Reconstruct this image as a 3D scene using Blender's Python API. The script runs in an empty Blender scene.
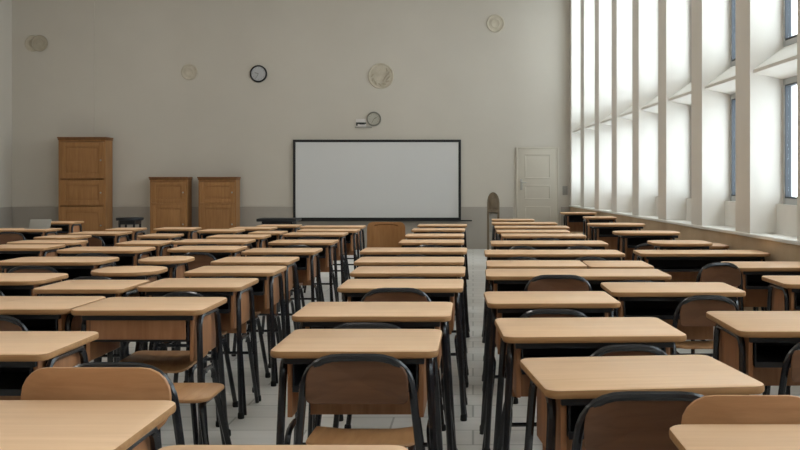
import bpy, bmesh, math, random
from math import pi, sin, cos, radians
from mathutils import Vector, Matrix
random.seed(7)
S = bpy.context.scene
COL = S.collection

# ---------------------------------------------------------------- camera, sky, exposure
CH = 1.34           # eye height
DW = 20.0           # distance to the back wall
cam_d = bpy.data.cameras.new('camera')
cam_d.sensor_width = 36.0
cam_d.lens = 45.0
cam_d.shift_x = -(473 - 400) / 800.0
cam_d.shift_y = (182 - 225) / 800.0
cam_d.clip_start = 0.05
cam = bpy.data.objects.new('camera', cam_d)
cam.location = (0, 0, CH)
cam.rotation_euler = (pi / 2, 0, 0)
COL.objects.link(cam)
S.camera = cam

w = bpy.data.worlds.new('overcast_sky')
S.world = w
w.use_nodes = True
bg = w.node_tree.nodes['Background']
bg.inputs['Color'].default_value = (0.93, 0.965, 1.0, 1)
bg.inputs['Strength'].default_value = 5.9
S.view_settings.view_transform = 'Standard'
S.view_settings.look = 'None'
S.view_settings.gamma = 1.0
S.view_settings.use_curve_mapping = False
S.view_settings.exposure = 0.12
LAMP_W = 60.0

# right wall runs slightly inwards towards the back
RC = Vector((1.94, DW, 0))
RA = math.atan2(-0.9988, 0.0489)
FRONT = -3.0        # wall behind the camera
XL = -9.22          # left wall
ZC = 6.0            # ceiling
def rw(s, t, z):    # right wall coordinates -> world
    return Vector((RC.x + 0.0489 * s + 0.9988 * t, RC.y - 0.9988 * s + 0.0489 * t, z))

# low sun almost in line with the window wall: it lights the window reveals and hardly enters
sun_l = bpy.data.lights.new('sun', 'SUN')
sun_l.energy = 0.3; sun_l.angle = radians(4); sun_l.color = (1.0, 0.97, 0.92)
sun = bpy.data.objects.new('sun', sun_l); COL.objects.link(sun)
_sd = Vector((-0.0489, 0.9988, 0)) + Vector((-0.9988, -0.0489, 0)) * 0.26 + Vector((0, 0, -0.32))
sun.rotation_euler = _sd.to_track_quat('-Z', 'Y').to_euler()
sun.location = rw(8, 12, 9)

# portal: guides the sampling of the sky through the window wall
pl = bpy.data.lights.new('sky_portal', 'AREA')
pl.shape = 'RECTANGLE'; pl.size = 23.5; pl.size_y = 5.0
pl.cycles.is_portal = True
po = bpy.data.objects.new('sky_portal', pl)
p = rw(11.2, 0.62, 3.0)
nrm = Vector((-0.9988, -0.0489, 0))
po.matrix_world = Matrix.Translation(p) @ nrm.to_track_quat('-Z', 'Y').to_matrix().to_4x4()
# portal long side must lie along the wall: local x is horizontal with Y up
COL.objects.link(po)

# ---------------------------------------------------------------- materials
def srgb(r, g, b):
    f = lambda c: (c / 255 / 12.92) if c / 255 <= 0.04045 else ((c / 255 + 0.055) / 1.055) ** 2.4
    return (f(r), f(g), f(b), 1)

def mat(name, col, rough=0.5, metal=0.0, spec=0.5):
    m = bpy.data.materials.new(name); m.use_nodes = True
    b = m.node_tree.nodes['Principled BSDF']
    b.inputs['Base Color'].default_value = col
    b.inputs['Roughness'].default_value = rough
    b.inputs['Metallic'].default_value = metal
    b.inputs['Specular IOR Level'].default_value = spec
    return m

def nd(m, t, **kw):
    n = m.node_tree.nodes.new(t)
    for k, v in kw.items():
        setattr(n, k, v)
    return n

def wood(name, c1, c2, scale=(2.5, 30, 30), rough=0.42, vary=0.25, spec=0.4):
    m = mat(name, c1, rough, 0, spec)
    L = m.node_tree.links; b = m.node_tree.nodes['Principled BSDF']
    tc = nd(m, 'ShaderNodeTexCoord'); oi = nd(m, 'ShaderNodeObjectInfo')
    mp = nd(m, 'ShaderNodeMapping'); mp.inputs['Scale'].default_value = scale
    ad = nd(m, 'ShaderNodeVectorMath', operation='ADD')
    sc = nd(m, 'ShaderNodeVectorMath', operation='SCALE'); sc.inputs['Scale'].default_value = 37.0
    cx = nd(m, 'ShaderNodeCombineXYZ')
    L.new(oi.outputs['Random'], cx.inputs['X']); L.new(oi.outputs['Random'], cx.inputs['Y'])
    L.new(cx.outputs[0], sc.inputs[0])
    L.new(tc.outputs['Object'], mp.inputs['Vector'])
    L.new(mp.outputs[0], ad.inputs[0]); L.new(sc.outputs[0], ad.inputs[1])
    no = nd(m, 'ShaderNodeTexNoise'); no.inputs['Scale'].default_value = 1.0
    no.inputs['Detail'].default_value = 5.0; no.inputs['Roughness'].default_value = 0.6
    no.inputs['Distortion'].default_value = 0.6
    L.new(ad.outputs[0], no.inputs['Vector'])
    rp = nd(m, 'ShaderNodeValToRGB')
    rp.color_ramp.elements[0].position = 0.3; rp.color_ramp.elements[0].color = c2
    rp.color_ramp.elements[1].position = 0.68; rp.color_ramp.elements[1].color = c1
    L.new(no.outputs['Fac'], rp.inputs['Fac'])
    hs = nd(m, 'ShaderNodeHueSaturation')
    mr = nd(m, 'ShaderNodeMapRange')
    mr.inputs['To Min'].default_value = 1 - vary / 2; mr.inputs['To Max'].default_value = 1 + vary / 2
    L.new(oi.outputs['Random'], mr.inputs['Value'])
    L.new(mr.outputs[0], hs.inputs['Value'])
    L.new(rp.outputs[0], hs.inputs['Color'])
    L.new(hs.outputs[0], b.inputs['Base Color'])
    bp = nd(m, 'ShaderNodeBump'); bp.inputs['Strength'].default_value = 0.05; bp.inputs['Distance'].default_value = 0.002
    L.new(no.outputs['Fac'], bp.inputs['Height']); L.new(bp.outputs[0], b.inputs['Normal'])
    return m

def plaster(name, c1, c2, scale=0.6, rough=0.9, bump=0.1):
    m = mat(name, c1, rough, 0, 0.2)
    L = m.node_tree.links; b = m.node_tree.nodes['Principled BSDF']
    tc = nd(m, 'ShaderNodeTexCoord')
    no = nd(m, 'ShaderNodeTexNoise'); no.inputs['Scale'].default_value = scale
    no.inputs['Detail'].default_value = 6.0; no.inputs['Roughness'].default_value = 0.55
    L.new(tc.outputs['Object'], no.inputs['Vector'])
    rp = nd(m, 'ShaderNodeValToRGB')
    rp.color_ramp.elements[0].position = 0.35; rp.color_ramp.elements[0].color = c2
    rp.color_ramp.elements[1].position = 0.65; rp.color_ramp.elements[1].color = c1
    L.new(no.outputs['Fac'], rp.inputs['Fac']); L.new(rp.outputs[0], b.inputs['Base Color'])
    n2 = nd(m, 'ShaderNodeTexNoise'); n2.inputs['Scale'].default_value = 45.0
    L.new(tc.outputs['Object'], n2.inputs['Vector'])
    bp = nd(m, 'ShaderNodeBump'); bp.inputs['Strength'].default_value = bump; bp.inputs['Distance'].default_value = 0.004
    L.new(n2.outputs['Fac'], bp.inputs['Height']); L.new(bp.outputs[0], b.inputs['Normal'])
    return m

def floor_mat():
    m = mat('grey_plank_floor', (.5, .5, .5, 1), 0.35, 0, 0.5)
    L = m.node_tree.links; b = m.node_tree.nodes['Principled BSDF']
    tc = nd(m, 'ShaderNodeTexCoord')
    br = nd(m, 'ShaderNodeTexBrick')
    br.inputs['Scale'].default_value = 1.0
    br.inputs['Brick Width'].default_value = 0.9; br.inputs['Row Height'].default_value = 0.3
    br.inputs['Mortar Size'].default_value = 0.006
    br.inputs['Color1'].default_value = srgb(240, 238, 234); br.inputs['Color2'].default_value = srgb(228, 226, 221)
    br.inputs['Mortar'].default_value = srgb(180, 178, 173)
    L.new(tc.outputs['Object'], br.inputs['Vector'])
    mp = nd(m, 'ShaderNodeMapping'); mp.inputs['Scale'].default_value = (1.5, 14, 1)
    no = nd(m, 'ShaderNodeTexNoise'); no.inputs['Scale'].default_value = 1.5; no.inputs['Detail'].default_value = 5
    L.new(tc.outputs['Object'], mp.inputs['Vector']); L.new(mp.outputs[0], no.inputs['Vector'])
    mx = nd(m, 'ShaderNodeMix', data_type='RGBA', blend_type='MULTIPLY'); mx.inputs['Factor'].default_value = 0.25
    L.new(br.outputs['Color'], mx.inputs['A']); L.new(no.outputs['Color'], mx.inputs['B'])
    bw = nd(m, 'ShaderNodeRGBToBW'); L.new(no.outputs['Color'], bw.inputs[0]); L.new(bw.outputs[0], mx.inputs['B'])
    L.new(mx.outputs['Result'], b.inputs['Base Color'])
    return m

def low_wall_mat():
    # tan plaster with scuffs of its own
    return plaster('tan_low_wall', srgb(206, 182, 152), srgb(188, 162, 132), 2.0)

def glass_mat():
    m = bpy.data.materials.new('window_glass'); m.use_nodes = True
    nt = m.node_tree; nt.nodes.clear()
    o = nt.nodes.new('ShaderNodeOutputMaterial'); mx = nt.nodes.new('ShaderNodeMixShader')
    t = nt.nodes.new('ShaderNodeBsdfTransparent'); g = nt.nodes.new('ShaderNodeBsdfGlossy')
    t.inputs['Color'].default_value = (0.93, 0.97, 0.98, 1); g.inputs['Roughness'].default_value = 0.03
    mx.inputs['Fac'].default_value = 0.07
    nt.links.new(t.outputs[0], mx.inputs[1]); nt.links.new(g.outputs[0], mx.inputs[2])
    nt.links.new(mx.outputs[0], o.inputs['Surface'])
    return m

M = dict(
    top=wood('pale_laminate_wood', srgb(236, 196, 156), srgb(224, 182, 141), (1.6, 26, 26), 0.45, 0.10, 0.35),
    edge=wood('wood_edge', srgb(184, 140, 95), srgb(160, 116, 74), (3, 30, 60), 0.5, 0.10, 0.3),
    brown=wood('brown_panel_wood', srgb(172, 122, 84), srgb(148, 100, 66), (26, 26, 2.2), 0.45, 0.22, 0.35),
    seat=wood('seat_plywood', srgb(200, 152, 106), srgb(180, 130, 86), (26, 2.5, 26), 0.4, 0.18, 0.4),
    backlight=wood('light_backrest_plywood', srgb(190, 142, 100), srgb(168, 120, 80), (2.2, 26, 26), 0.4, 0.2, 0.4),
    back=wood('shaded_backrest_plywood', srgb(116, 80, 56), srgb(96, 64, 44), (2.2, 26, 26), 0.4, 0.2, 0.4),  # darker brown: the shade under the desks is put into this colour
    cab=wood('oak_cabinet', srgb(166, 120, 74), srgb(146, 102, 60), (24, 24, 2.0), 0.45, 0.1, 0.35),
    cabdark=wood('oak_cabinet_dark', srgb(130, 88, 50), srgb(110, 72, 40), (24, 24, 2.0), 0.5, 0.1, 0.3),
    oldwood=wood('weathered_brown_wood', srgb(120, 106, 88), srgb(100, 86, 68), (24, 24, 2.0), 0.55, 0.1, 0.3),
    steel=mat('black_tube_steel', (0.011, 0.012, 0.016, 1), 0.2, 0, 0.6),
    tray=mat('black_tray_steel', (0.010, 0.011, 0.014, 1), 0.5, 0, 0.4),
    rubber=mat('black_rubber', (0.012, 0.012, 0.012, 1), 0.8, 0, 0.3),
    wall=plaster('warm_white_plaster', srgb(198, 191, 180), srgb(192, 185, 174), 0.5),
    white=plaster('white_plaster', srgb(240, 238, 233), srgb(234, 231, 225), 0.7),
    pier=plaster('grey_pier_plaster', srgb(238, 234, 228), srgb(232, 228, 221), 0.7),
    dado=plaster('grey_dado_paint', srgb(166, 159, 150), srgb(157, 150, 141), 0.8, 0.7),
    low=low_wall_mat(),
    floor=floor_mat(),
    ceil=plaster('ceiling_plaster', srgb(215, 210, 200), srgb(208, 203, 193), 0.4),
    board=mat('white_board_surface', srgb(208, 207, 206), 0.4, 0, 0.4),
    black=mat('black_paint', (0.012, 0.012, 0.013, 1), 0.5, 0, 0.4),
    wframe=mat('window_frame_paint', srgb(190, 192, 192), 0.45),
    gasket=mat('dark_gasket', srgb(60, 66, 74), 0.6),
    glass=glass_mat(),
    doorp=plaster('door_paint', srgb(194, 186, 172), srgb(188, 180, 166), 1.0, 0.6),
    greyr=mat('grey_rim', srgb(120, 118, 108), 0.5),
    dial=mat('clock_dial', srgb(176, 176, 178), 0.4),
    dialw=mat('clock_dial_warm', srgb(172, 168, 156), 0.4),
    relief=plaster('relief_plaster', srgb(196, 187, 170), srgb(178, 168, 150), 6.0),
    relief2=plaster('relief_plaster_dark', srgb(176, 166, 148), srgb(164, 154, 136), 6.0),
    metal=mat('brushed_metal', srgb(170, 168, 162), 0.35, 0.9),
    sign=mat('sign_white', srgb(205, 200, 196), 0.5),
    paper=mat('grey_card', srgb(150, 146, 138), 0.6),
    diff=mat('lamp_body', srgb(225, 225, 222), 0.4),
)
lampm = bpy.data.materials.new('lamp_tube_glow'); lampm.use_nodes = True
_b = lampm.node_tree.nodes['Principled BSDF']
_b.inputs['Emission Color'].default_value = (1, 0.95, 0.88, 1); _b.inputs['Emission Strength'].default_value = 24.0

# ---------------------------------------------------------------- mesh helpers
class MB:
    def __init__(self):
        self.bm = bmesh.new()
    def box(self, x0, x1, y0, y1, z0, z1, mi=0, bev=0.0):
        bm = self.bm
        if bev > 0:
            bev = min(bev, (x1 - x0) * .45, (y1 - y0) * .45, (z1 - z0) * .45)
            tmp = bmesh.new()
            _box(tmp, x0, x1, y0, y1, z0, z1)
            bmesh.ops.bevel(tmp, geom=tmp.edges[:], offset=bev, segments=2, affect='EDGES', profile=0.6)
            _merge(bm, tmp, mi)
        else:
            for f in _box(bm, x0, x1, y0, y1, z0, z1):
                f.material_index = mi
        return self
    def tube(self, pts, r=0.012, n=8, fil=0.0, mi=0, seg=5):
        pts = [Vector(p) for p in pts]
        if fil > 0:
            pts = fillet(pts, fil, seg)
        bm = self.bm; rings = []
        up = None
        for i, p in enumerate(pts):
            if i == 0: t = pts[1] - pts[0]
            elif i == len(pts) - 1: t = pts[-1] - pts[-2]
            else: t = (pts[i + 1] - p).normalized() + (p - pts[i - 1]).normalized()
            t.normalize()
            if up is None:
                up = t.orthogonal().normalized()
            else:
                up = (up - t * up.dot(t)).normalized()
            sd = t.cross(up)
            rings.append([bm.verts.new(p + (up * cos(2 * pi * k / n) + sd * sin(2 * pi * k / n)) * r) for k in range(n)])
        for a, b in zip(rings, rings[1:]):
            for k in range(n):
                f = bm.faces.new((a[k], a[(k + 1) % n], b[(k + 1) % n], b[k])); f.material_index = mi; f.smooth = True
        f = bm.faces.new(rings[0][::-1]); f.material_index = mi
        f = bm.faces.new(rings[-1]); f.material_index = mi
        return self
    def loops(self, rings, mi=0, mi_fn=None, close=True):
        bm = self.bm
        vs = [[bm.verts.new(p) for p in r] for r in rings]
        n = len(vs[0])
        for j, (a, b) in enumerate(zip(vs, vs[1:])):
            for k in range(n):
                f = bm.faces.new((a[k], a[(k + 1) % n], b[(k + 1) % n], b[k]))
                f.material_index = mi_fn(j) if mi_fn else mi; f.smooth = True
        if close:
            f = bm.faces.new(vs[0][::-1]); f.material_index = mi
            f = bm.faces.new(vs[-1]); f.material_index = mi
        return self
    def lathe(self, prof, c, axis='z', n=28, mi=0):
        rings = []
        for (r, h) in prof:
            ring = []
            for k in range(n):
                a = 2 * pi * k / n
                if axis == 'z': ring.append(Vector((c[0] + r * cos(a), c[1] + r * sin(a), c[2] + h)))
                else: ring.append(Vector((c[0] + r * cos(a), c[1] - h, c[2] + r * sin(a))))   # -y towards the room
            rings.append(ring)
        return self.loops(rings, mi)
    def build(self, name, mats, parent=None, loc=None):
        bm = self.bm
        bmesh.ops.recalc_face_normals(bm, faces=bm.faces[:])
        me = bpy.data.meshes.new(name); bm.to_mesh(me); bm.free()
        for f in me.polygons: f.use_smooth = True
        me.set_sharp_from_angle(angle=radians(38))
        for m in (mats if isinstance(mats, (list, tuple)) else [mats]):
            me.materials.append(m)
        o = bpy.data.objects.new(name, me); COL.objects.link(o)
        if parent: o.parent = parent
        if loc: o.location = loc
        return o

def _box(bm, x0, x1, y0, y1, z0, z1):
    v = [bm.verts.new((x, y, z)) for z in (z0, z1) for y in (y0, y1) for x in (x0, x1)]
    idx = [(0, 2, 3, 1), (4, 5, 7, 6), (0, 1, 5, 4), (2, 6, 7, 3), (0, 4, 6, 2), (1, 3, 7, 5)]
    return [bm.faces.new([v[i] for i in q]) for q in idx]

def _merge(bm, tmp, mi):
    mp = {v: bm.verts.new(v.co) for v in tmp.verts}
    for f in tmp.faces:
        g = bm.faces.new([mp[v] for v in f.verts]); g.material_index = mi
    tmp.free()

def fillet(pts, r, seg=5):
    out = [pts[0]]
    for i in range(1, len(pts) - 1):
        p, a, b = pts[i], pts[i - 1], pts[i + 1]
        d1, d2 = (a - p), (b - p)
        l1, l2 = d1.length, d2.length
        d1.normalize(); d2.normalize()
        ang = d1.angle(d2)
        t = min(r / max(math.tan(ang / 2), 1e-3), l1 * .49, l2 * .49)
        p0, p1 = p + d1 * t, p + d2 * t
        for k in range(seg + 1):
            u = k / seg
            out.append((p0 * (1 - u) ** 2 + p * 2 * u * (1 - u) + p1 * u * u))
    out.append(pts[-1])
    return out

def rrect(x0, x1, y0, y1, r, n=5):
    r = min(r, (x1 - x0) * .49, (y1 - y0) * .49)
    out = []
    for cx, cy, a0 in ((x1 - r, y1 - r, 0), (x0 + r, y1 - r, 90), (x0 + r, y0 + r, 180), (x1 - r, y0 + r, 270)):
        for k in range(n + 1):
            a = radians(a0 + 90 * k / n)
            out.append((cx + r * cos(a), cy + r * sin(a)))
    return out

def slab(mb, x0, x1, y0, y1, r, z0, z1, soft=0.005, edge_mi=0, n=5, mi=0):
    """A board with rounded corners and softened edges."""
    def ring(ins, z):
        return [Vector((x, y, z)) for x, y in rrect(x0 + ins, x1 - ins, y0 + ins, y1 - ins, max(r - ins, .002), n)]
    mb.loops([ring(soft, z0), ring(soft * .25, z0 + soft * .6), ring(0, z0 + soft * 1.6), ring(0, z1 - soft * 1.6), ring(soft * .3, z1 - soft * .5), ring(soft, z1)],
             mi, (lambda j: edge_mi if j < 4 else mi))
    return mb

def thing(name, label, cat, loc=(0, 0, 0), rz=0.0, group=None):
    o = bpy.data.objects.new(name, None); COL.objects.link(o)
    o.empty_display_size = 0.2
    o.location = loc; o.rotation_euler = (0, 0, rz)
    return tag(o, label, cat, group)

def tag(o, label, cat, group=None):
    o['label'] = label; o['category'] = cat
    if group: o['group'] = group
    return o

def struct(o):
    o['kind'] = 'structure'
    return o

# ---------------------------------------------------------------- the room
struct(MB().box(XL - .3, 4.2, FRONT - .3, DW + .3, -0.2, 0).build('floor', M['floor']))
struct(MB().box(XL - .3, 4.2, FRONT - .3, DW + .3, ZC, ZC + .2).build('ceiling', M['ceil']))
wb = MB().box(XL - .3, 3.2, DW, DW + .3, 0, ZC)
wb.box(XL + .98, XL + 1.65, DW - .012, DW + .02, 0.86, ZC)      # shallow pilaster beside the tall cabinet
struct(wb.build('wall_back', M['wall']))
struct(MB().box(XL - .3, XL, FRONT, DW, 0, ZC).build('wall_left', M['wall']))
struct(MB().box(XL - .3, 4.2, FRONT - .3, FRONT, 0, ZC).build('wall_front', M['wall']))
struct(MB().box(XL, 0.80, DW - .022, DW, 0, .845, 0, .006).box(1.76, 1.93, DW - .022, DW, 0, .845, 0, .006).build('trim_1', M['dado']))
struct(MB().box(XL, XL + .02, FRONT, DW - .03, 0, .845, 0, .005).build('trim_2', M['dado']))

# right wall: low wall, piers, spandrel band, header
SEND = 23.2
def rwobj(mb, name, mats, parent=None):
    o = mb.build(name, mats)
    if parent is None:
        o.location = RC; o.rotation_euler = (0, 0, RA)
    else:
        o.parent = parent
    return o
LZ = 0.88
struct(rwobj(MB().box(-.1, SEND, 0.0, .41, 0, LZ - .03), 'wall_right', M['low']))
struct(rwobj(MB().box(-.0, SEND, -.025, .31, LZ - .03, LZ, 0, .01), 'trim_3', M['white']))
PITCH = 1.55; PW = 0.42; DEP = 0.41; GT = 0.30
up = MB()
up.box(-.1, .2, 0, DEP, LZ, ZC)
edges = [.2]
for k in range(1, 15):
    c = k * PITCH
    up.box(c - PW / 2, c + PW / 2, 0, DEP, LZ, ZC)
    edges += [c - PW / 2, c + PW / 2]
up.box(15 * PITCH - .2, SEND, 0, DEP, LZ, ZC)
edges.append(15 * PITCH - .2)
struct(rwobj(up, 'wall_right_piers', M['pier']))
nz = MB()
bays = list(zip(edges[0::2], edges[1::2]))
for s0, s1 in bays:
    nz.box(s0 - .001, s1 + .001, GT - .06, DEP, LZ, 1.14)                # panel below the glass
    nz.box(s0 - .001, s1 + .001, GT - .01, DEP, 2.26, 2.40)                # spandrel between the two tiers; sill splay added to catch sky light
    nz.loops([[Vector((s_, t_, z_)) for t_, z_ in ((.03, 2.315), (.03, 2.345), (GT, 2.545), (DEP, 2.545), (DEP, 2.26), (GT, 2.26))] for s_ in (s0 - .001, s1 + .001)])
    nz.box(s0 - .001, s1 + .001, 0.0, DEP, 5.35, ZC)                   # header
struct(rwobj(nz, 'wall_right_spandrels', M['white']))

def window(s0, s1, z0, z1, n):
    fr = MB()
    t0, t1 = GT, GT + .07
    b = .055
    fr.box(s0, s0 + b, t0, t1, z0, z1, 0, .006); fr.box(s1 - b, s1, t0, t1, z0, z1, 0, .006)
    fr.box(s0 + b, s1 - b, t0, t1, z0, z0 + b, 0, .006); fr.box(s0 + b, s1 - b, t0, t1, z1 - b, z1, 0, .006)
    m = (s0 + s1) / 2
    fr.box(m - .035, m + .035, t0 - .008, t1, z0 + b, z1 - b, 0, .006)
    o = struct(rwobj(fr, 'window_%d' % n, M['wframe']))
    for (a, c) in ((s0 + b, m - .035), (m + .035, s1 - b)):
        g = MB(); q = .014
        g.box(a, a + q, t0 - .004, t0 + .05, z0 + b, z1 - b); g.box(c - q, c, t0 - .004, t0 + .05, z0 + b, z1 - b)
        g.box(a + q, c - q, t0 - .004, t0 + .05, z0 + b, z0 + b + q); g.box(a + q, c - q, t0 - .004, t0 + .05, z1 - b - q, z1 - b)
        rwobj(g, 'gasket', M['gasket'], o)
        rwobj(MB().box(a + q, c - q, t0 + .02, t0 + .026, z0 + b + q, z1 - b - q), 'pane', M['glass'], o)
    h = MB().box(m - .016, m + .016, t0 - .03, t0 - .008, z0 + .42, z0 + .50, 0, .004)
    h.tube([(m, t0 - .03, z0 + .46), (m, t0 - .05, z0 + .46), (m, t0 - .05, z0 + .36)], .009, 6, .01)
    rwobj(h, 'handle', M['metal'], o)
wn = 1
for s0, s1 in bays:
    window(s0, s1, 1.14, 2.26, wn); wn += 1
    window(s0, s1, 2.546, 5.35, wn); wn += 1

# door in the back wall
def door():
    x0, x1, zt = .90, 1.68, 2.0
    d = MB().box(x0, x1, DW - .018, DW + .01, .01, zt, 0, .004)
    for (a, b_, c, e) in ((x0 + .13, x1 - .13, .2, .85), (x0 + .13, x1 - .13, .98, 1.28), (x0 + .13, x1 - .13, 1.40, 1.90)):
        w_ = .03
        d.box(a, b_, DW - .024, DW - .017, c, c + w_, 0, .004); d.box(a, b_, DW - .024, DW - .017, e - w_, e, 0, .004)
        d.box(a, a + w_, DW - .024, DW - .017, c + w_, e - w_, 0, .004); d.box(b_ - w_, b_, DW - .024, DW - .017, c + w_, e - w_, 0, .004)
    o = struct(d.build('door_1', M['doorp']))
    f = MB().box(x0 - .035, x0, DW - .03, DW + .01, 0, zt + .035, 0, .006).box(x1, x1 + .035, DW - .03, DW + .01, 0, zt + .035, 0, .006).box(x0, x1, DW - .03, DW + .01, zt, zt + .035, 0, .006)
    f.build('door_frame', M['doorp'], o)
    h = MB().box(x0 + .04, x0 + .09, DW - .03, DW - .018, 1.18, 1.40, 0, .004)
    h.tube([(x0 + .065, DW - .03, 1.33), (x0 + .065, DW - .085, 1.33), (x0 + .17, DW - .085, 1.33)], .011, 8, .015)
    h.build('door_handle', M['metal'], o)
door()

# ---------------------------------------------------------------- school desks
ZT = 0.75
GROUP_D = None
def make_desk(label, d, xl, xr, z=ZT, dep=0.53, r=0.045, panel_bottom=0.50, back_bottom=0.42, style='box', rz=0.0, px=True, mid=True, splay=(.02, .02)):
    """A desk whose top spans picture columns xl..xr at distance d (front edge)."""
    if px:
        X0, X1 = (xl - 473) * d / 1000, (xr - 473) * d / 1000
    else:
        X0, X1 = xl, xr
    W = X1 - X0; h = W / 2
    double = W > 0.98
    o = thing('double_school_desk' if double else 'school_desk', label, 'desk', ((X0 + X1) / 2, d + dep / 2, 0), rz, 'school desks in the classroom')
    y0, y1 = -dep / 2, dep / 2
    k = ZT - z
    t = MB(); slab(t, -h, h, y0, y1, r, z - .027, z, .006, 1, 7)
    t.build('tabletop', [M['top'], M['edge']], o)
    zb = z - .027
    sx = h - min(.055, W * .09)
    py0, py1 = y0 + .075, y1 - .05
    if r > .12:
        py0 += .03; py1 -= .03; sx = h - .10
    pb = panel_bottom - k; bb = back_bottom - k
    for s in (-1, 1):
        xo = s * sx
        a, b_ = (xo, xo + .018) if s < 0 else (xo - .018, xo)
        MB().box(a, b_, py0, py1, pb, zb, 0, .003).build('side_panel', M['brown'], o)
    MB().box(-sx + .019, sx - .019, py1 - .016, py1, bb, zb, 0, .003).build('back_panel', M['brown'], o)
    # black book tray, open at the front
    ty0, ty1 = py0 - .012, py1 - .03
    zt0 = zb - .125
    tr = MB()
    tr.box(-sx + .021, sx - .021, ty0, ty1, zt0, zt0 + .006)
    tr.box(-sx + .021, sx - .021, ty1 - .005, ty1, zt0 + .006, zb - .004)
    for s in (-1, 1):
        a = s * (sx - .024); tr.box(a - .003, a + .003, ty0, ty1, zt0 + .006, zb - .004)
    tr.box(-sx + .021, sx - .021, ty0 - .006, ty0, zt0 - .004, zt0 + .018)
    tr.build('book_tray', M['tray'], o)
    if style == 'front':
        MB().box(-sx + .03, sx - .03, ty0 - .02, ty0 - .007, zt0 + .008, zb - .012, 0, .004).build('front_panel', M['brown'], o)
    rl = MB().box(-h + .05, h - .05, y0 + .035, y0 + .058, zb - .026, zb - .0005, 0, .003)
    rl.build('front_rail', M['tray'], o)
    # tube frames: an upturned U on each side
    for s in (-1, 1):
        x = s * (sx + .018)
        sp = splay[0 if s < 0 else 1]
        f = MB().tube([(x + s * sp, y0 + .045, 0.012), (x, y0 + .105, zb - .016), (x, y1 - .10, zb - .016), (x + s * sp, y1 - .03, 0.012)], .0145, 8, .07)
        fo = f.build('leg_frame', M['steel'], o)
        g = MB().tube([(x + s * sp * 1.25, y0 + .11, 0.004), (x - s * .004, y0 + .17, .43), (x - s * .004, y1 - .17, .43), (x + s * sp * 1.25, y1 - .09, 0.004)], .0115, 8, .06)
        g.build('brace_loop', M['steel'], o)
        if d < 8:
            for yy in (y0 + .045, y1 - .03):
                MB().lathe([(.017, 0), (.019, .006), (.018, .03), (.014, .036)], (x + s * sp, yy, 0), n=10).build('rubber_foot', M['rubber'], fo)
    MB().tube([(-sx - .018, y1 - .062, .30), (sx + .018, y1 - .062, .30)], .010, 6).build('crossbar', M['steel'], o)
    if double and mid:
        MB().tube([(0, y0 + .10, .03), (0, y0 + .12, zb - .14)], .013, 8).tube([(0, y0 + .06, .013), (0, y1 - .08, .013)], .013, 8).build('middle_leg', M['steel'], o)
    return o

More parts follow.
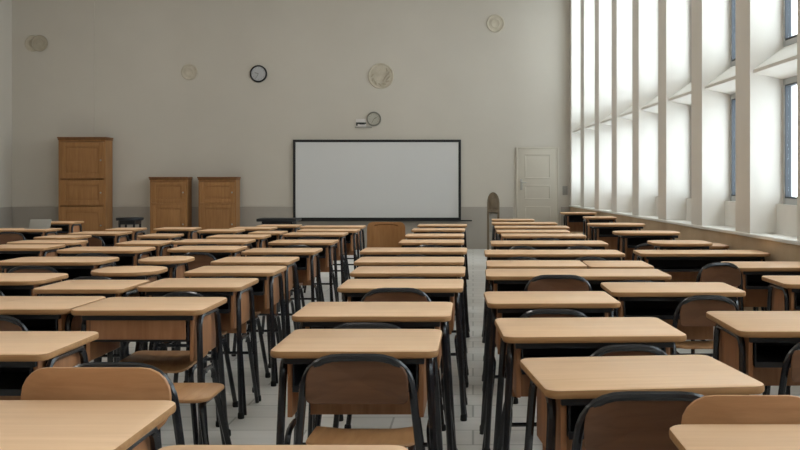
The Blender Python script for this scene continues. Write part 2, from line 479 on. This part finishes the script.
# ---------------------------------------------------------------- school chairs
def make_chair(label, x, d, rz=0.0, zt=0.735, w=0.40, style='tube', detail=True, fac=1.0, mats=('steel', 'back', 'seat'), name='school_chair'):
    """Backrest plane at local y=0, seat towards +y.  zt: top of the arch."""
    o = thing(name, label, 'chair', (x, d, 0), rz, 'school chairs in the classroom')
    R = .0135; h = w / 2
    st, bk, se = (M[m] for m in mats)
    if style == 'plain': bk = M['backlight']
    zs = 0.45
    top = zt - R
    def back_x(z):          # the arch leans in slightly towards the top
        return h - .03 * (z - .45) / .3
    zt_ = top if style == 'tube' else top - .03
    f = MB().tube([(-h - .045, -.075, .01), (-h, .02, zs), (-back_x(top), -.02, zt_), (back_x(top), -.02, zt_), (h, .02, zs), (h + .045, -.075, .01)],
                  R, 8, .13, seg=7)
    fo = f.build('back_frame', st, o)
    feet = [(fo, -h - .045, -.075), (fo, h + .045, -.075)]
    for s in (-1, 1):
        lg = MB().tube([(s * (h + .02), .405, .01), (s * (h - .035), .335, zs - .022), (s * (h - .035), .03, zs - .022)], R, 8, .06)
        lo = lg.build('leg', st, o)
        feet.append((lo, s * (h + .02), .405))
    MB().tube([(-h + .035, .30, zs - .024), (h - .035, .30, zs - .024)], .010, 6).build('seat_support', st, o)
    MB().tube([(-h - .004, .035, zs - .024), (h + .004, .035, zs - .024)], .010, 6).build('seat_support', st, o)
    if detail:
        for par, fx, fy in feet:
            MB().lathe([(.017, 0), (.019, .006), (.018, .028), (.014, .034)], (fx, fy, 0), n=10).build('rubber_foot', M['rubber'], par)
    # curved plywood seat
    nu, nv = 8, 10
    sw = h - .012
    outline = rrect(-sw, sw, .035, .40, .07, 4)
    def seat_z(px_, py_):
        u = px_ / sw; v = (py_ - .035) / .365
        return zs + .012 * u * u - .006 + (.010 * max(0, (.35 - v)) / .35) - .028 * max(0, (v - .72) / .28) ** 2
    def ring(ins, dz):
        cx, cy = 0, .2175
        out = []
        for (a, b_) in outline:
            A, B = cx + (a - cx) * ins, cy + (b_ - cy) * ins
            out.append(Vector((A, B, seat_z(A, B) + dz)))
        return out
    MB().loops([ring(.05, 0), ring(.5, 0), ring(.85, 0), ring(.985, 0), ring(1.0, .005), ring(.99, .011), ring(.85, .012), ring(.5, .012), ring(.05, .012)]).build('seat', se, o)
    # curved plywood backrest
    if style == 'tube':
        bw, z0, z1, r = h - .034, zt - .165, zt - .018, .085
    elif style == 'tall':
        bw, z0, z1, r = h - .02, zs + .10, zt - .02, .06
    else:
        bw, z0, z1, r = h + .02, zt - .19, zt, .08
    prof = rrect(-bw, bw, z0, z1, r, 5)
    if style == 'tube':      # rounded shoulders, nearly square lower corners
        low_ = rrect(-bw, bw, z0, z1, .022, 5)
        prof = prof[:12] + low_[12:]
    yb = -.012
    def bring(ins, dy):
        cz = (z0 + z1) / 2
        out = []
        for (a, b_) in prof:
            A, B = a * ins, cz + (b_ - cz) * ins
            lean = -.02 * (B - zs) / .3
            out.append(Vector((A, yb + .022 + lean + .028 * (A / bw) ** 2 * -1 + dy + (.022 if style == 'plain' else 0), B)))
        return out
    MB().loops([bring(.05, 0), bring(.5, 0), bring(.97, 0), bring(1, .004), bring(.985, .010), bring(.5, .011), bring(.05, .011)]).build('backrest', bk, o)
    return o

ORD = ['first', 'second', 'third', 'fourth', 'fifth', 'sixth', 'seventh', 'eighth', 'ninth', 'tenth', 'eleventh', 'twelfth', 'thirteenth', 'fourteenth']
def K(yf, z=ZT):
    return (CH - z) * 1000 / (yf - 182)

# column: (y of front edge, xl, xr, options)
COLS = {
 'C': ('bordering aisle on its cabinet side', [
    (None, 0, 0, dict(d=1.72, X=(-.70, -.14), chair=False)),
    (351, 268, 438, dict(chair='c1')),
    (316, 290, 451, {}),
    (288, 336, 463, dict(chair='c3')),
    (273, 349, 465, {}), (262, 353, 464, {}), (251.5, 359, 467, {}), (242.5, 398, 464, {}),
    (236, 404, 464, dict(chair=False)), (230, 411, 465, {}), (225.5, 417, 467, {})]),
 'R': ('bordering aisle on its window side', [
    (388, 535, 764, dict(chair='r1', rz=.11)),
    (336, 500, 687, dict(chair='r2', rz=.05)),
    (303, 486, 621, dict(rz=.03)),
    (276, 486, 673, dict(chair='r4', mid=False)),
    (266, 487, 588, {}),
    (254, 485, 626, {}), (243.7, 491, 609, {}), (236, 502, 587, {}), (231.8, 497, 571, {}),
    (227.4, 495, 570, {}), (223.4, 492, 558, {}), (220, 492, 535, {})]),
 'L': ('one column in from aisle, cabinet side', [
    (None, 0, 0, dict(d=2.18, X=(-1.46, -.793), splay=(.01, .01), chair='l0', back_bottom=.54)),
    (354, -150, 45, dict(chair='l1')),
    (310, 68, 201, dict(style='front', chair='l2', back_bottom=.54)),
    (287, 135, 240, {}), (272.5, 182, 273, {}), (262, 209, 288, {}), (252, 240, 314, {}), (242.6, 267, 332, {}),
    (234.5, 282, 343, {}), (230.7, 296, 356, {}), (227, 299, 362, {})]),
 'M': ('two columns in from aisle, cabinet side', [
    (309, -74, 67, {}),
    (289, 30, 121, dict(chair=False)),
    (272.5, 81, 151, dict(r=.2, chair='m1')),
    (261, 131, 181, dict(r=.2, chair=False)),
    (249.5, 165, 235, dict(r=.06)), (242, 171, 245, {}), (237, 205, 262, {}), (233, 247, 280, dict(chair=False)),
    (228.5, 228, 270, dict(chair=False)), (226, 255, 296, {})]),
 'W': ('along the window wall', [
    (None, 0, 0, dict(d=1.91, X=(.47, 1.15), chair='w0', back_bottom=.54)),
    (331, 740, 912, dict(chair='w1', dep=.62)),
    (292, 612, 748, dict(chair='w2')),
    (284, 786, 900, {}),
    (267.5, 738, 836, dict(chair='w3')),
    (266.5, 590, 655, {}),
    (253.5, 641, 772, dict(dep=.45, chair=False)),
    (243.5, 655, 716, dict(z=.80, r=.14, chair=False)),
    (246, 692, 732, dict(chair=False, r=.12)),
    (233, 617, 684, dict(z=.83, r=.2)),
    (224.5, 590, 648, dict(z=.83, r=.2, chair=False)),
    (217.5, 586, 618, dict(z=.83, r=.1, chair=False)),
    (213, 562, 598, dict(z=.83, r=.14, chair=False))]),
 'N': ('three columns in from aisle, cabinet side', [
    (281, -62, 38, dict(r=.10)),
    (262, -8, 98, dict(r=.10, chair='n2')),
    (250.5, 53, 139, dict(r=.09)),
    (243.5, 114, 160, dict(chair=False)),
    (236, 136, 171, dict(chair=False)),
    (229, 152, 191, dict(chair=False)),
    (231, 196, 236, dict(chair=False))]),
 'O': ('in outermost column, cabinet side', [
    (248, -25, 43, dict(chair=False)),
    (243, 1, 72, dict(r=.15)),
    (237.5, 32, 74, dict(chair=False)),
    (233.5, 66, 118, {}),
    (230, -20, 45, dict(r=.03)),
    (229.5, 104, 134, dict(chair=False)),
    (222.5, 38, 71, dict(panel_bottom=.3, back_bottom=.3, chair=False))]),
}
def make_stool(label, x, d):
    o = thing('school_stool', label, 'stool', (x, d, 0))
    t = MB(); slab(t, -.18, .18, -.17, .17, .07, .438, .456, .006, 0, 6); t.build('seat', M['seat'], o)
    for sx in (-1, 1):
        g = MB().tube([(sx * .215, -.20, .004), (sx * .14, -.12, .424), (sx * .14, .12, .424), (sx * .215, .20, .004)], .0135, 8, .06)
        g.build('leg_frame', M['steel'], o)
    MB().tube([(-.135, 0, .424), (.135, 0, .424)], .011, 8).build('crossbar', M['steel'], o)
    return o
for key, (where, rows) in COLS.items():
    rows = sorted(rows, key=lambda q: q[3]['d'] if 'd' in q[3] else K(q[0], q[3].get('z', ZT)))
    for i, (yf, xl, xr, op) in enumerate(rows):
        op = {'splay': {'C': (.02, .04), 'R': (.04, .01), 'L': (.02, .03)}.get(key, (.01, .01)), **op}
        ch = op.pop('chair', True)
        z = op.get('z', ZT)
        r = op.pop('r', .045)
        lab = 'pale school desk %s, %s counted towards whiteboard' % (where, ORD[i])
        clab = 'black tube chair at %s desk %s, counted towards whiteboard' % (ORD[i], where)
        if r >= .12: lab = lab.replace('pale school desk', 'round ended school desk')
        elif 'style' in op: lab = 'school desk with a closed brown front one column in from aisle, cabinet side'
        elif xr and (xr - xl) * K(yf, z) / 1000 > .98: lab = lab.replace('pale school desk', 'double width desk')
        half = lambda h_: 'chair at %s half of %s desk %s, counted towards whiteboard' % (h_, ORD[i], where)
        if 'd' in op:
            d = op.pop('d'); X0, X1 = op.pop('X')
            make_desk(lab, d, X0, X1, px=False, r=r, **op)
        else:
            d = K(yf, z); X0, X1 = (xl - 473) * d / 1000, (xr - 473) * d / 1000
            make_desk(lab, d, xl, xr, r=r, **op)
        W = X1 - X0; cx = (X0 + X1) / 2
        if ch is True:
            jit = random.uniform(-.02, .02)
            if W > .98:
                for s, wh in ((-1, 'aisle'), (1, 'window')):
                    make_chair(half(wh), cx + s * W * .24, d - .06 + jit, w=min(.36, W * .5 - .22), detail=d < 8)
            elif W > .5:
                make_chair(clab, cx + jit * .5, d - .07 + jit, w=max(.30, min(.40, W - .26)), detail=d < 8, rz=random.uniform(-.02, .02))
        elif ch == 'c1':
            make_chair('black arched tube chair under the second desk by the aisle, cabinet side', -.375, 3.26, zt=.785, w=.40)
        elif ch == 'c3':
            make_chair(clab, -.42, d - .10, zt=.765, w=.42)
        elif ch == 'r1':
            make_chair('black arched tube chair tucked under the big front desk, window side of aisle', .485, 2.72, zt=.776, w=.44)
        elif ch == 'r2':
            make_chair(clab, .58, 3.72, zt=.74, w=.36)
        elif ch == 'r4':
            make_chair(half('aisle'), .52, 6.12, zt=.775, w=.44)
            make_chair(half('window'), 1.01, 6.2, zt=.735, w=.36)
        elif ch == 'l0':
            make_chair('chair with plain plywood backrest facing the camera behind the front corner desk, cabinet side', -1.05, 2.775, rz=pi, zt=.826, w=.38, style='plain')
        elif ch == 'l1':
            make_chair('black tube chair turned away right behind the plywood backrest, cabinet side', -1.06, 2.97, zt=.81, w=.40)
        elif ch == 'l2':
            make_stool('low plywood stool with black splayed legs in the gap beside the brown fronted desk', -1.26, 4.24)
            make_chair('chair pushed in from the far side, its seat showing under the brown fronted desk', cx + .02, d + .59, rz=pi, zt=.735, w=.40)
        elif ch == 'm1':
            make_chair(clab, -2.32, 6.12, zt=.765, w=.38)
        elif ch == 'n2':
            make_chair(clab, -3.16, 7.2, zt=.74, w=.42)
        elif ch == 'w0':
            make_chair('chair with plain plywood backrest facing the camera behind the front window side desk', .705, 2.54, rz=pi, zt=.80, w=.31, style='plain')
        elif ch == 'w1':
            make_chair(clab, 1.335, 3.72, zt=.765, w=.39)
        elif ch == 'w2':
            make_chair(clab, 1.225, d - .12, zt=.75, w=.36)
        elif ch == 'w3':
            make_chair('black tube chair turned askew in the gap beside the fifth desk along the window wall', 1.66, 6.75, rz=.22, zt=.80, w=.36)

# tall wooden chair near the whiteboard
make_chair('tall brown wooden chair standing in front of the whiteboard', -.90, 10.42, rz=-.05, zt=.945, w=.44, style='tall', detail=False, mats=('cabdark', 'cab', 'seat'), name='wooden_chair')

# ---------------------------------------------------------------- back wall furniture
def cabinet(label, x0, x1, z1, y0, y1, tall):
    o = thing('wooden_cabinet', label, 'cabinet', ((x0 + x1) / 2, (y0 + y1) / 2, 0), 0)
    h = (x1 - x0) / 2; a, b_ = y0 - (y0 + y1) / 2, y1 - (y0 + y1) / 2
    body = MB().box(-h, -h + .03, a, b_, 0, z1 - .06).box(h - .03, h, a, b_, 0, z1 - .06).box(-h + .03, h - .03, b_ - .02, b_, .08, z1 - .06)
    body.box(-h + .03, h - .03, a, b_ - .02, .08, .11).box(-h + .03, h - .03, a, b_ - .02, z1 - .09, z1 - .06).box(-h + .03, h - .03, a + .03, a + .05, 0, .08)
    body.build('body', M['cab'], o)
    MB().box(-h - .01, h + .01, a - .018, b_, z1 - .06, z1 - .03, 0, .006).box(-h - .02, h + .02, a - .03, b_, z1 - .03, z1, 0, .008).build('cornice', M['cabdark'], o)
    def leaf(z0, zz, x0_=-h + .034, x1_=h - .034):
        d = MB(); st = .10 if tall else .075
        t0, t1 = a - .004, a + .022
        d.box(x0_, x0_ + st, t0, t1, z0, zz, 0, .004); d.box(x1_ - st, x1_, t0, t1, z0, zz, 0, .004)
        d.box(x0_ + st, x1_ - st, t0, t1, z0, z0 + st, 0, .004); d.box(x0_ + st, x1_ - st, t0, t1, zz - st, zz, 0, .004)
        d.box(x0_ + st, x1_ - st, t0 + .014, t1, z0 + st, zz - st)
        d.box(x0_ + st + .03, x1_ - st - .03, t0 + .006, t0 + .015, z0 + st + .03, zz - st - .03, 0, .005)
        do = d.build('door', M['cab'], o)
        kz = (z0 + zz) / 2
        MB().lathe([(.008, 0), (.008, .02), (.018, .026), (.014, .038), (.001, .042)], (x1_ - st / 2, t0, kz), 'y', 12).build('knob', M['metal'], do)
    if tall:
        leaf(.12, .86); leaf(.88, 1.38); leaf(1.41, z1 - .10)
        MB().box(-h + .04, h - .22, a - .022, a - .004, 1.385, 1.41, 0, .004).build('rail', M['cabdark'], o)
    else:
        leaf(.12, .90); leaf(.93, z1 - .10)
        MB().box(-h + .03, h - .03, a - .014, a + .02, .897, .928, 0, .004).build('rail', M['cab'], o)
    return o
cabinet('tall oak cabinet with panelled doors standing against the back wall', (58.5 - 473) * .01955, (105.5 - 473) * .01955, 2.22, 19.55, 19.93, True)
cabinet('low oak cabinet against the back wall, next to the tall cabinet', (150 - 473) * .01962, (187 - 473) * .01962, 1.44, 19.62, 19.95, False)
cabinet('low oak cabinet against the back wall, next to the whiteboard', (198.5 - 473) * .01962, (236 - 473) * .01962, 1.44, 19.62, 19.95, False)

# whiteboard
def whiteboard():
    x0, x1, z0, z1 = (293.5 - 473) * .02, (461 - 473) * .02, .58, 2.185
    o = thing('whiteboard', 'wide blank whiteboard in a thin black frame on the back wall', 'whiteboard', ((x0 + x1) / 2, DW - .03, z0))
    h = (x1 - x0) / 2; H = z1 - z0; b = .05
    MB().box(-h + b, h - b, -.02, .025, b, H - b).build('board', M['board'], o)
    MB().box(-h, h, -.03, .028, 0, b, 0, .006).box(-h, h, -.03, .028, H - b, H, 0, .006).box(-h, -h + b, -.03, .028, b, H - b, 0, .006).box(h - b, h, -.03, .028, b, H - b, 0, .006).build('frame', M['black'], o)
    MB().box(-h + .03, h + .22, -.11, -.031, -.02, .004, 0, .006).build('pen_tray', M['black'], o)
whiteboard()

def wall_disc(name, label, cat, px, py, r, rim, face, hands=None, rimw=.018, dep=.04):
    x, z = (px - 473) * .02, CH + (182 - py) * .02
    o = thing(name, label, cat, (x, DW - .001, z))
    MB().lathe([(r, 0), (r, dep * .8), (r - rimw * .3, dep), (r - rimw * .8, dep), (r - rimw, dep * .7), (r - rimw, 0)], (0, 0, 0), 'y', 36).build('rim', rim, o)
    fo = MB().lathe([(r - rimw, .002), (r - rimw, dep * .55), (.001, dep * .55)], (0, 0, 0), 'y', 36).build('dial', face, o)
    if hands:
        tk = MB()
        for k in range(12):
            a = k * pi / 6; q = r - rimw - .014
            c = Vector((sin(a) * q, 0, cos(a) * q)); e = Vector((sin(a) * (q - .02), 0, cos(a) * (q - .02)))
            tk.tube([c + Vector((0, -dep * .58, 0)), e + Vector((0, -dep * .58, 0))], .003, 5)
        tk.build('hour_marks', M['greyr'], o)
        for nm, a, ln, tr in (('hour_hand', hands[0], .55, .006), ('minute_hand', hands[1], .8, .004)):
            q = (r - rimw) * ln
            MB().tube([(0, -dep * .62, 0), (sin(a) * q, -dep * .62, cos(a) * q)], tr, 5).build(nm, M['greyr'], o)
    return o
wall_disc('wall_clock', 'round wall clock with a black rim and grey dial', 'clock', 258.7, 73.8, .172, M['black'], M['dial'], (-1.3, -2.6), .03)
wall_disc('wall_clock', 'small round clock with a grey rim above the whiteboard', 'clock', 374, 119, .145, M['greyr'], M['dialw'], (1.0, 3.6), .028)
def plaque(label, px, py, r, m, m2, wreath=False, dy=0.0):
    x, z = (px - 473) * .02, CH + (182 - py) * .02
    o = thing('wall_plaque', label, 'plaque', (x, DW - .001 - dy, z), 0, None)
    MB().lathe([(r, 0), (r, .012), (r - .012, .02), (r - .03, .018), (r - .04, .010), (.001, .010)], (0, 0, 0), 'y', 36).build('disc', m, o)
    b = MB()
    if wreath:
        for k in range(9):
            a = .6 + k * .5
            b.tube([(sin(a) * r * .74, -.012, cos(a) * r * .74), (sin(a + .35) * r * .6, -.015, cos(a + .35) * r * .6)], .014, 5)
        b.tube([(r * .15, -.014, -r * .42), (r * .35, -.014, -r * .12), (r * .62, -.014, r * .22)], .016, 6)
        b.tube([(r * .42, -.014, -r * .35), (r * .6, -.014, -r * .1)], .012, 6)
        b.tube([(-r * .55, -.014, -r * .2), (-r * .4, -.014, -r * .6)], .012, 6)
        b.build('relief', m2, o)
    else:
        b.lathe([(r * .55, .008), (r * .5, .017), (r * .42, .017), (r * .36, .013), (.001, .013)], (0, 0, 0), 'y', 28).build('relief', m2, o)
plaque('small faint round plaque on the back wall beside the black clock', 189.5, 72, .165, M['relief'], M['relief'])
plaque('larger round plaque with raised sprigs above the whiteboard', 381, 76, .26, M['relief'], M['relief2'], True)
plaque('faint round plaque high on the back wall above the door', 495.5, 23.5, .18, M['relief'], M['relief'])
plaque('round plaque partly covered by its twin above the tall cabinet', 33.2, 43.5, .165, M['relief'], M['relief2'])
plaque('darker round plaque overlapping its twin above the tall cabinet', 40.3, 43.5, .165, M['relief2'], M['relief2'], dy=.026)

# small sign beside the grey clock
def small_sign():
    o = thing('wall_sign', 'small pale sign with a dark scribble beside the grey rimmed clock', 'sign', ((362 - 473) * .02, DW - .001, CH + (182 - 124) * .02))
    MB().box(-.14, .20, -.03, 0, -.082, -.052, 0, .005).build('ledge', M['paper'], o)
    MB().box(-.12, .08, -.016, 0, -.051, .10, 0, .004).build('panel', M['sign'], o)
    MB().box(-.115, .085, -.022, -.0165, .0, .03, 0, .002).box(-.115, -.085, -.022, -.0165, -.035, -.001, 0, .002).box(-.05, .06, -.022, -.0165, -.012, -.001, 0, .002).build('lettering', M['black'], o)
small_sign()
# light switch by the door
tag(MB().box(-.05, .05, -.02, 0, -.09, .09, 0, .006).box(-.025, .025, -.028, -.02, -.05, .05, 0, .004).build('light_switch', M['paper'], None, (1.80 - .02 + .06, DW - .001, 1.17)), 'small grey light switch on the wall beside the door', 'switch')

# arched wooden stand beside the whiteboard
def stand():
    o = thing('wooden_stand', 'narrow brown wooden stand with an arched top beside the door', 'stand', ((493.3 - 473) * .0186, 18.7, 0))
    b = MB()
    h, zz = .115, .95
    out = [(-h, .82), (h, .82), (h, zz)] + [(h * cos(a), zz + .20 * sin(a)) for a in [pi * k / 10 for k in range(1, 10)]] + [(-h, zz)]
    b.loops([[Vector((x, -.10, z)) for x, z in out], [Vector((x, .10, z)) for x, z in out]])
    b.build('head', M['oldwood'], o)
    MB().box(-.06, .06, -.112, -.101, .86, 1.03, 0, .01).build('front_plate', M['oldwood'], o)
    MB().box(-h, h, -.10, .10, .77, .819, 0, .005).build('shelf', M['oldwood'], o)
    for sx in (-1, 1):
        for sy in (-1, 1):
            MB().box(sx * .095 - .02, sx * .095 + .02, sy * .08 - .02, sy * .08 + .02, 0, .769, 0, .004).build('leg', M['oldwood'], o)
    MB().box(-.07, .07, -.06, .06, .40, .769, 0, .008).build('box', M['paper'], o)
stand()

def low_table(label, x0, x1, d, z, dep, r, name='black_table'):
    o = thing(name, label, 'table', ((x0 + x1) / 2, d + dep / 2, 0))
    h = (x1 - x0) / 2
    t = MB(); slab(t, -h, h, -dep / 2, dep / 2, r, z - .05, z, .008, 0, 8); t.build('tabletop', M['tray'], o)
    MB().box(-h + .08, h - .08, -dep / 2 + .08, dep / 2 - .08, z - .12, z - .051, 0, .006).build('apron', M['black'], o)
    for sx in (-1, 1):
        for sy in (-1, 1):
            MB().tube([(sx * (h - .10), sy * (dep / 2 - .09), 0), (sx * (h - .10), sy * (dep / 2 - .09), z - .055)], .02, 8).build('leg', M['steel'], o)
low_table('low black table standing in front of the whiteboard corner', (256 - 473) * .0175, (296 - 473) * .0175, 17.5, .695, .6, .03)
low_table('oval black table beside the tall oak cabinet', (112 - 473) * .0175, (138 - 473) * .0175, 17.5, .71, .5, .24)

# grey card folder on the far desk
_d = K(230)
fo = thing('card_folder', 'grey card folder standing half open on a far corner desk', 'folder', (-5.48, _d + .28, ZT + .003), .1)
MB().box(-.13, .13, -.09, .10, 0.0, .006, 0, .002).build('cover', M['paper'], fo)
c2 = MB().box(-.13, .13, 0, .006, 0.0, .12, 0, .002).build('cover', M['paper'], fo, (0, .09, .008)); c2.rotation_euler = (-.5, 0, 0)

# ceiling lamps
n = 0
for i, y in enumerate((1.5, 6.5, 11.5, 16.5)):
    for j, x in enumerate((-6.4, -1.8)):
        lab = 'white ceiling lamp over the %s row, %s' % (ORD[i], ('window side', 'cabinet side')[1 - j])
        o = thing('ceiling_lamp', lab, 'lamp', (x, y, ZC), 0, 'ceiling lamps')
        MB().box(-.7, .7, -.14, .14, -.07, 0, 0, .01).build('body', M['diff'], o)
        MB().box(-.66, .66, -.11, .11, -.085, -.0705, 0, .006).build('diffuser', lampm, o)
